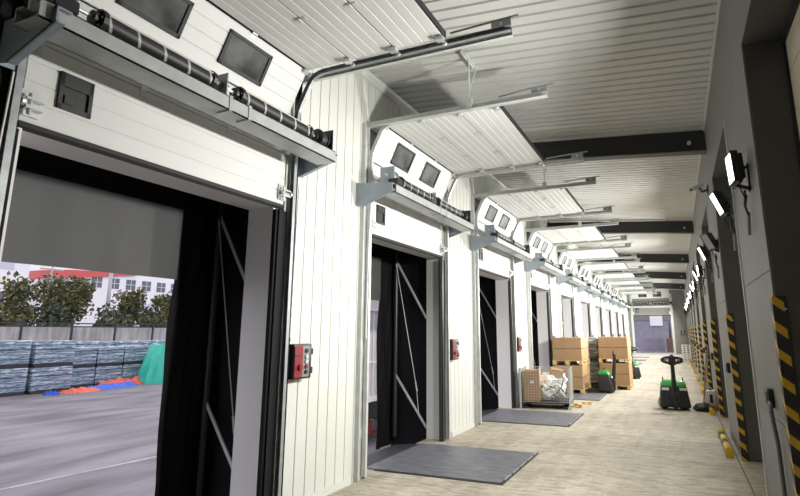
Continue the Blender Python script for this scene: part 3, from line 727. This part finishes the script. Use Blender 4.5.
for k, pts in enumerate([[(.62, 12.25, .60), (.70, 12.14, .48), (.82, 12.12, .44), (.90, 12.13, .50), (1.02, 12.12, .42), (1.08, 12.2, .30)], [(1.0, 12.2, .75), (1.06, 12.10, .62), (1.02, 12.10, .46), (.90, 12.10, .32), (.78, 12.10, .27)], [(.58, 12.3, .46), (.66, 12.16, .36), (.74, 12.12, .42), (.80, 12.11, .48)]]):
    m = MB(); m.tube([(*incage(p[0], p[1] + .02), p[2]) for p in pts], .009, 6); tag(m.build('strap', 'black'), ['black strap looped across the top of the white bags in the cage', 'long black strap curling down the right of the white bags', 'short black strap on the left of the white bags'][k], 'strap', 'black straps on the bags')
m = MB(); m.rbox(-.14, .14, -.08, .08, 0, .16, .01, 1); o = m.build('small_box', 'brown'); o.location = (*incage(.86, 13.05), .66); o.rotation_euler = (.2, .15, .4); tag(o, 'small brown cardboard box on top of the white bags in the cage', 'box')
for k, (x, y, a, l) in enumerate([(1.25, 13.2, .3, .5), (1.30, 13.0, 1.2, .42), (1.22, 12.75, -.4, .36)]):
    m = MB(); m.box(-l / 2, l / 2, -.045, .045, 0, .022); m.box(-l / 2, -l / 2 + .08, -.045, .045, .022, .07); m.box(l / 2 - .08, l / 2, -.045, .045, .022, .07)
    o = m.build('wood_scrap', 'wood'); o.location = (x, y, 0); o.rotation_euler = (0, 0, a); tag(o, ['pale wood scrap farthest from the camera beside the mesh cage', 'pale wood scrap lying crosswise beside the mesh cage corner', 'short wood scrap nearest the camera by the mesh cage'][k], 'wood scrap', 'wood scraps beside the cage')

def truck_proto(label, loc, rz):
    """electric pallet truck: operator side faces local -Y, forks point to +Y"""
    t = thing('pallet_truck', label, 'pallet truck', loc, rz, 'green and black electric pallet trucks')
    m = MB(); m.rbox(-.315, .315, -.18, .22, .05, .50, .045, 3, (.80, .74, .03)); m.build('body', 'black', t, smooth=True)
    m = MB(); m.rbox(-.27, .27, -.12, .23, .47, .60, .05, 3, (.82, .62, .04)); m.build('cover', 'green', t, smooth=True)
    for s_ in (-1, 1):
        m = MB(); m.cbox((s_ * .175, -.142, .43), (.14, .02, .055), rx=-.12); m.build('sticker', 'white', t)
        m = MB(); m.box(s_ * .19 - .08, s_ * .19 + .08, .2, 1.32, .028, .083); m.prism([(1.32, .028), (1.32, .083), (1.42, .04), (1.42, .03)], 'X', s_ * .19 - .07, s_ * .19 + .07); m.build('fork', 'black', t)
        m = MB(); m.cyl((s_ * .19 - .05, 1.18, .042), (s_ * .19 + .05, 1.18, .042), .04, 12); m.build('fork_roller', 'jamb', t, smooth=True)
        m = MB(); m.cyl((s_ * .235 - .025, -.03, .055), (s_ * .235 + .025, -.03, .055), .055, 14); m.build('caster', 'jamb', t, smooth=True)
        m = MB(); m.tube([(s_ * .2, .08, .58), (s_ * .2, .08, .66)], .012, 6); m.build('post', 'black', t)
    m = MB(); m.cyl((-.04, -.10, .115), (.04, -.10, .115), .115, 18); m.build('drive_wheel', 'jamb', t, smooth=True)
    m = MB(); m.rbox(-.09, .09, -.22, -.06, .16, .36, .03, 2); m.build('tiller_base', 'black', t, smooth=True)
    m = MB(); m.tube([(0, -.15, .30), (0, -.19, .55), (0, -.215, .80), (0, -.225, .95)], [.06, .05, .042, .04], 10); ti = m.build('tiller', 'black', t, smooth=True)
    m = MB(); pts = []
    for q in range(21):
        a = 2 * PI * q / 20; pts.append((.185 * math.cos(a) * (1 + .10 * math.cos(2 * a)), -.23, 1.035 + .062 * math.sin(a)))
    m.tube(pts, .031, 8); m.rbox(-.075, .075, -.265, -.19, .93, 1.12, .02, 2); m.build('handle', 'black', t, smooth=True)
    m = MB(); m.rbox(-.035, .035, -.25, -.205, 1.125, 1.15, .01, 2); m.build('red_button', 'red', t)
    for s_ in (-1, 1):
        m = MB(); m.cbox((s_ * .125, -.252, 1.045), (.07, .012, .05)); m.build('handle_pad', 'panelgrey', t)
    return t
pj1 = truck_proto('green and black electric pallet truck alone in the aisle with upright loop handle', (3.25, 13.2, 0), .08)
dup(pj1, (1.54, 16.07, 0), 'green and black electric pallet truck between the carton stacks, seen from its side', rz=PI / 2)
dup(pj1, (1.79, 21.1, 0), 'green and black electric pallet truck half hidden behind the farther carton stack', rz=.25)

# right side clutter
t = thing('broom', 'broom with a reddish wooden stick leaning on the right wall', 'broom', (3.80, 13.2, 0))
m = MB(); m.tube([(.0, -.1, .10), (.17, .1, 1.25)], .014, 8); m.build('stick', 'woodstick', t)
m = MB(); m.blob((-.02, -.1, .07), (.19, .12, .09), 3, .3); m.build('broom_head', 'chassis', t, smooth=True)
t = thing('broom', 'second stick broom leaning just behind the white container', 'broom', (3.93, 13.9, 0))
m = MB(); m.tube([(-.06, -.12, .08), (.11, .35, 1.3)], .013, 8); m.build('stick', 'woodstick', t)
m = MB(); m.blob((-.07, -.13, .05), (.10, .10, .06), 5, .3); m.build('broom_head', 'chassis', t, smooth=True)
t = thing('white_container', 'white plastic container standing by the right wall beside the brooms', 'container', (3.97, 13.45, .1))
m = MB(); m.rbox(-.08, .09, -.12, .12, 0, .30, .025, 2); m.build('container_body', 'white', t, smooth=True)
m = MB(); m.box(-.03, .03, -.123, -.119, .05, .22); m.build('dark_label', 'black', t)
m = MB(); m.cyl((0, 0, .29), (0, 0, .33), .03, 10); m.build('cap', 'black', t)
m = MB(); m.rbox(-.10, .10, -.13, .13, 0, .10, .02, 2); o = m.build('yellow_block', 'yellow', None); o.location = (3.97, 13.42, 0); tag(o, 'yellow block under the white container by the right wall', 'block')
for k in range(7):
    m = MB(); m.box(-.24, .24, -.3, .3, .09, .125)
    for x in (-.2, 0, .2): m.box(x - .04, x + .04, -.3, .3, 0, .09)
    o = m.build('plastic_pallet', 'white'); o.location = (3.78, 35.9, k * .127); tag(o, 'small white plastic pallet, %s from the bottom of the far stack' % ['first', 'second', 'third', 'fourth', 'fifth', 'sixth', 'topmost'][k], 'pallet', 'white pallets stacked by the right wall')

# ---------------------------------------------------------------- yard outside the dock doors
g = MB(); g.add([(-120, -60, -1.2), (-.3, -60, -1.2), (-.3, 45, -1.2), (-120, 45, -1.2)], [(0, 1, 2, 3)])
g.add([(-120, 45, -1.2), (80, 45, -1.2), (80, 140, -1.2), (-120, 140, -1.2)], [(0, 1, 2, 3)]); struct('ground', g, 'asphalt')
g = MB(); g.box(-3, 8, YEND + .25, 60, -1.19, -.03); struct('ground_ramp', g, 'asphalt')

# painted line on the yard
m = MB(); m.prism([(-9.52, -6), (-9.40, -6), (-5.99, 30), (-6.11, 30)], 'Z', -1.199, -1.193); struct('trim_8', m, 'yardline')

def wrapped(x0, x1, y0, y1, z0, z1, label, group):
    t = thing('wrapped_pallet', label, 'wrapped pallet', ((x0 + x1) / 2, (y0 + y1) / 2, z0), 0, group)
    wx, wy, h = x1 - x0, y1 - y0, z1 - z0
    m = MB(); nl = 5; hh = (h - .16) / nl
    for k in range(nl): m.rbox(-wx / 2, wx / 2, -wy / 2, wy / 2, .14 + k * hh + .008, .14 + (k + 1) * hh, .03, 1)
    m.build('wrapped_crates', 'wrap', t)
    m = MB(); m.box(-wx / 2 + .02, wx / 2 - .02, -wy / 2 + .02, wy / 2 - .02, .0, .14); m.build('pallet_base', 'chassis', t)
rows = [(-26.6, -25.0, 12.3, 14.35, 2.55, 'leftmost'), (-26.6, -25.0, 14.45, 16.45, 2.55, 'second from the left'), (-26.4, -24.9, 16.6, 18.5, 2.52, 'third from the left'),
        (-27.4, -26.0, 18.95, 20.45, 2.12, 'fourth from the left'), (-27.5, -26.05, 20.55, 22.1, 2.12, 'fifth from the left'), (-27.6, -26.1, 22.2, 23.8, 2.14, 'rightmost, next to the teal tarpaulin')]
for x0, x1, y0, y1, h, nm in rows:
    for k in range(2):
        wrapped(x0, x1, y0, y1, -1.2 + k * h / 2, -1.2 + (k + 1) * h / 2 - .01, '%s film-wrapped blue-grey pallet load of the front yard stack, %s' % (['lower', 'upper'][k], nm), 'wrapped pallet loads in the yard')
for q, (y0, y1) in enumerate(((18.6, 21.0), (21.1, 23.6), (23.7, 26.3), (26.4, 28.9))):
    for k in range(2):
        wrapped(-30.5, -29.0, y0, y1, -1.2 + k * 1.2, -1.2 + (k + 1) * 1.2 - .01, '%s wrapped pallet load of the back yard row, %s' % (['lower', 'upper'][k], ['leftmost', 'second from the left', 'third from the left', 'rightmost'][q]), 'wrapped pallet loads in the back row')
# teal tarpaulin
m = MB(); nu, nvv = 24, 14; vs = []
for j in range(nvv + 1):
    s = j / nvv
    for i in range(nu):
        a = 2 * PI * i / nu; ca, sa = math.cos(a), math.sin(a); sq = max(abs(ca), abs(sa))
        rr = (1 - .5 * s ** 1.3) / sq ** .7; w = .09 * math.sin(a * 9 + s * 4) * (1 - s * .5)
        vs.append((ca * (rr + w) * .95, sa * (rr + w) * 1.05 + .25 * s, 2.22 * s * (1 - .03 * math.sin(a * 3))))
m.add(vs, [(j * nu + i, j * nu + (i + 1) % nu, (j + 1) * nu + (i + 1) % nu, (j + 1) * nu + i) for j in range(nvv) for i in range(nu)] + [tuple(range(nvv * nu, (nvv + 1) * nu))])
o = m.build('tarpaulin', 'teal', None, smooth=True); o.location = (-24.9, 23.6, -1.2); tag(o, 'teal tarpaulin draped over a tall heap at the right of the yard stacks', 'tarpaulin')
def rag(name, pts, m_, label, w=.5, h=.22, seed=1):
    m = MB(); nn = 60; vs = []; mv = 9
    P = [Vector(p) for p in pts]
    for i in range(nn + 1):
        t_ = i / nn * (len(P) - 1); k = min(int(t_), len(P) - 2); p = P[k].lerp(P[k + 1], t_ - k); d = (P[k + 1] - P[k]).normalized(); nrm = Vector((-d.y, d.x, 0))
        e_ = math.sin(PI * i / nn) ** .4
        for j in range(mv):
            u = (j / (mv - 1) - .5) * 2; z = h * (1 - u * u) * e_ * (.6 + .7 * noise.noise(Vector((i * .16 + seed * 9, j * .5, seed))) + .2)
            q = p + nrm * u * w * e_ * (1 + .3 * noise.noise(Vector((i * .3, seed, u)))); vs.append((q.x, q.y, max(0, z) + .005))
    m.add(vs, [(i * mv + j, i * mv + j + 1, (i + 1) * mv + j + 1, (i + 1) * mv + j) for i in range(nn) for j in range(mv - 1)])
    o = m.build(name, m_, None, smooth=True); o.location = (0, 0, -1.2); return tag(o, label, 'tarpaulin', 'crumpled tarpaulins on the yard')
rag('tarpaulin', [(-24.1, 17.4, 0), (-23.9, 18.4, 0), (-24.1, 19.4, 0)], 'orangetarp', 'left crumpled orange tarpaulin on the yard before the wrapped stacks', .6, .22, 2)
rag('tarpaulin', [(-24.0, 16.7, 0), (-23.9, 17.3, 0)], 'bluetarp', 'small crumpled blue tarpaulin at the left end before the wrapped stacks', .5, .2, 3)
rag('tarpaulin', [(-24.3, 18.6, 0), (-24.4, 19.8, 0), (-24.5, 21.0, 0), (-24.6, 22.0, 0)], 'bluetarp', 'long crumpled blue tarpaulin lying before the wrapped stacks', .62, .26, 4)
rag('tarpaulin', [(-25.3, 20.2, 0), (-25.4, 21.6, 0), (-25.3, 23.4, 0)], 'orangetarp', 'long orange tarpaulin behind the blue one at the foot of the stacks', .6, .42, 5)

# perimeter wall, fence, poles, trees, buildings
m = MB(); m.box(-37.2, -36.9, -10, 80, -1.2, 2.15); tag(m.build('perimeter_wall', 'fencewall'), 'long stained grey concrete wall behind the black yard fence', 'wall')
t = thing('yard_fence', 'black railing fence along the far edge of the yard', 'fence', (-36, 0, -1.2))
for z in (3.28, 3.5):
    m = MB(); m.box(-.03, .03, 5, 60, z, z + .09); m.build('rail', 'fence', t)
for k in range(16):
    y = 8.8 + 3.3 * k; m = MB(); m.box(-.06, .06, y - .06, y + .06, 0, 3.8); m.build('fence_post', 'fence', t)
def tree(loc, h, w, mt, label, seed, n=1500, tr=.12, lift=.45):
    rnd = random.Random(seed); t = thing('yard_tree', label, 'tree', loc, 0, 'trees behind the yard wall')
    m = MB(); m.tube([(0, 0, 0), (.05, .08, h * .35), (0, 0, h * .8)], [tr, tr * .8, tr * .3], 8)
    for q in range(6):
        a = rnd.random() * 6.28; z = h * (.35 + .08 * q); m.tube([(0, 0, z), (math.cos(a) * w * .35, math.sin(a) * w * .35, z + h * .18)], [tr * .4, tr * .12], 5)
    m.build('trunk', 'bark', t)
    cl = [(rnd.gauss(0, w * .22), rnd.gauss(0, w * .24), h * (lift + (1 - lift) * rnd.random() ** .9), w * rnd.uniform(.16, .30)) for _ in range(16)]
    m = MB()
    for _ in range(n):
        c = rnd.choice(cl); f = 1 - .5 * max(0, (c[2] / h - .6)) / .4
        d = Vector((rnd.gauss(0, 1), rnd.gauss(0, 1), rnd.gauss(0, .75))).normalized() * c[3] * rnd.random() ** .4
        p = Vector((c[0] * f, c[1] * f, c[2])) + d; s = rnd.uniform(.10, .24)
        u = Vector((rnd.gauss(0, 1), rnd.gauss(0, 1), rnd.gauss(0, 1))).normalized(); v = u.orthogonal().normalized()
        m.add([p - u * s, p - v * s * .55, p + u * s, p + v * s * .55], [(0, 1, 2, 3)])
    m.build('crown', mt, t)
TX = -40.5
tw = ['leafy olive tree at the left behind the yard wall, thin top', 'wide round olive tree in the middle behind the yard wall', 'small pointed tree right of the concrete pole', 'olive tree at the right edge of the doorway view', 'low dark green bush between left and middle trees', 'low green bush right of the middle tree', 'low bush at the far left behind the wall', 'bush right of the pointed tree behind the wall']
tree((TX, 23.9, -1.2), 6.4, 3.4, M['leaf1'], tw[0], 1, 1700); tree((TX - .5, 28.3, -1.2), 6.8, 4.6, M['leaf1'], tw[1], 2, 2600, lift=.4); tree((TX, 33.4, -1.2), 6.3, 3.2, M['leaf1'], tw[2], 3, 1500)
tree((TX - .5, 37.2, -1.2), 6.1, 3.6, M['leaf1'], tw[3], 4, 1700); tree((TX + .1, 26.2, -1.2), 4.7, 3.7, M['leaf2'], tw[4], 5, 1400); tree((TX + .2, 31.2, -1.2), 4.6, 3.7, M['leaf2'], tw[5], 6, 1400)
tree((TX + .1, 21.6, -1.2), 4.6, 3.7, M['leaf2'], tw[6], 7, 1400); tree((TX + .1, 35.0, -1.2), 4.7, 3.7, M['leaf2'], tw[7], 8, 1400)
for y, x, h, lab in ((31.7, -41.6, 8.5, 'pale concrete utility pole right of the middle tree'), (27.1, -42.2, 8.3, 'thin pale utility pole left of the middle tree'), (28.0, -43.5, 7.6, 'second thin pole with crossarm behind the left trees')):
    t = thing('utility_pole', lab, 'pole', (x, y, -1.2), 0, 'utility poles behind the trees')
    m = MB(); m.cyl((0, 0, 0), (0, 0, h), .17 if y > 30 else .10, 10, .14 if y > 30 else .07); m.build('pole_shaft', 'pole', t, smooth=True)
    if y < 30:
        m = MB(); m.box(-.04, .04, -.9, .9, h - .45, h - .35); m.box(-.04, .04, -.6, .6, h - .9, h - .82); m.build('crossarm', 'galvd', t)

t = thing('factory_building', 'long white building with red roof band and upper row of windows behind the trees', 'building', (-70, 0, -1.2), 0)
m = MB(); m.box(-10, 0, 42.2, 110, 0, 11.6); m.build('wall', 'whitewall', t)
m = MB(); m.prism([(42.15, 10.75), (42.15, 9.66), (55.5, 11.3), (55.5, 11.6), (46, 11.2)], 'X', -10.2, .25); m.build('roof_band', 'redroof', t)
for k in range(16):
    y = 44.5 + 2.6 * k
    m = MB(); m.box(-.05, .06, y - .75, y + .75, 9.15, 10.6); w_ = m.build('window', 'darkwin', t)
    m = MB(); m.box(.06, .09, y - .03, y + .03, 9.15, 10.6); m.box(.06, .09, y - .75, y + .75, 9.85, 9.91); m.build('window_bars', 'whitewall', w_)
m = MB(); m.box(0, .08, 55, 110, 0, 7.2); m.build('lower_wall', 'lilac', t)
for k in range(3):
    m = MB(); m.box(-.05, .07, 43.2 + k * 1.1, 44.1 + k * 1.1, 4.9, 7.4); m.build('window', 'darkwin', t)
t = thing('office_building', 'white building with a small window grid at the left of the yard view', 'building', (-66, 0, -1.2), 0)
m = MB(); m.box(-8, 0, 10, 38.7, 0, 11.6); m.build('wall', 'whitewall', t)
for y, z in ((36.2, 10.1),):
    m = MB(); m.box(-.05, .06, y - .8, y + .8, z, z + 1.1); m.build('window', 'lilac', t)
for k in range(3):
    m = MB(); m.box(-.05, .06, 35.6 + k * 1.05, 36.5 + k * 1.05, 6.15, 7.55); m.build('window', 'darkwin', t)
for k in range(3):
    m = MB(); m.box(-.05, .05, 33.6 + k * 2.1, 34.6 + k * 2.1, 8.6, 9.3); m.build('cream_panel', 'creamwall', t)

# trailer seen through the second dock door
t = thing('truck_trailer', 'pale pinkish-white trailer on a dark and red chassis outside the second dock door', 'trailer', (-4, 12.2, -1.2))
m = MB(); m.box(-2.4, 0, 0, 7, 1.10, 3.45); m.box(-2.3, -.1, .1, 6.9, 3.45, 3.80); m.build('cargo_body', 'trailer', t)
m = MB()
for k in range(14): m.box(0, .035, .02 + k * .5, .07 + k * .5, 1.1, 3.45)
m.box(0, .045, 0, 7, 3.40, 3.47); m.box(0, .05, 0, 7, 1.08, 1.2); m.box(0, .03, 0, 7, 2.05, 2.1); m.build('side_rails', 'whitewall', t)
m = MB(); m.box(-2.3, -.1, .1, 6.8, .62, 1.06); m.build('chassis', 'chassis', t)
m = MB(); m.box(-.12, -.02, .52, .62, .32, .62); m.box(-.2, .0, .3, .85, .28, .32); m.build('red_landing_leg', 'red', t)
for y in (4.6, 5.8):
    for x in (-2.1, -.35):
        m = MB(); m.cyl((x - .14, y, .48), (x + .14, y, .48), .48, 20); m.build('wheel', 'rubber', t, smooth=True)

# beyond the end door
m = MB(); m.box(-.4, 2.3, 52, 52.25, -.03, 1.12); tag(m.build('parapet_wall', 'parapet'), 'low lilac-grey wall just outside the end door', 'wall')
t = thing('far_building', 'long grey textured building far beyond the end door', 'building', (0, 76, -1.2))
m = MB(); m.box(-20, 22, 0, 6, 0, 4.3); m.build('wall', 'parapet', t)
m = MB(); m.box(-20, 22, -.1, 6, 4.3, 6.6); m.build('dark_upper_wall', 'grey', t)
m = MB(); m.box(.2, 1.7, -.2, 0, 3.6, 6.4); m.build('white_doorway', 'whitewall', t)
for k in range(6):
    m = MB(); m.box(2.45, 3.05, 50.4, 51.4, 0, .17); m.box(2.40, 3.1, 50.35, 51.45, .165, .185); o = m.build('board_bundle', 'brownstack'); o.location = (0, 0, -.03 + k * .187)
    tag(o, 'brown bundle of boards outside the end door, %s from the bottom' % ['first', 'second', 'third', 'fourth', 'fifth', 'topmost'][k], 'board bundle', 'brown board bundles outside the end door')
t = thing('bollard', 'slim black post standing outside the end door', 'post', (2.78, 51.9, -.03))
m = MB(); m.tube([(0, 0, 0), (0, 0, 1.2), (0, 0, 2.5)], [.16, .10, .04], 10); m.build('post', 'black', t, smooth=True)

# ---------------------------------------------------------------- light and camera
w = bpy.data.worlds.new('overcast'); bpy.context.scene.world = w; w.use_nodes = True
bg = w.node_tree.nodes['Background']; bg.inputs[0].default_value = (.94, .94, 1.0, 1); bg.inputs[1].default_value = 1.7

f, yaw, pitch, roll, D, H = 539.1114, .4166, .2023, -.0031, 3.448, 1.6283
fw = Vector((-math.sin(yaw) * math.cos(pitch), math.cos(yaw) * math.cos(pitch), math.sin(pitch)))
r = Vector((math.cos(yaw), math.sin(yaw), 0)); u = r.cross(fw)
r2 = r * math.cos(roll) + u * math.sin(roll); u2 = -r * math.sin(roll) + u * math.cos(roll)
cam = bpy.data.cameras.new('camera'); co_ = bpy.data.objects.new('camera', cam); C.objects.link(co_)
mt = Matrix((r2, u2, -fw)).transposed().to_4x4(); mt.translation = (D, 0, H); co_.matrix_world = mt
cam.sensor_width = 36; cam.lens = f / 800 * 36; cam.shift_x = (400 - 434.55) / 800; cam.shift_y = (222.05 - 248) / 800
cam.clip_end = 500; cam.clip_start = .05
sc = bpy.context.scene; sc.camera = co_
sc.view_settings.view_transform = 'Standard'; sc.view_settings.look = 'None'; sc.view_settings.exposure = 0
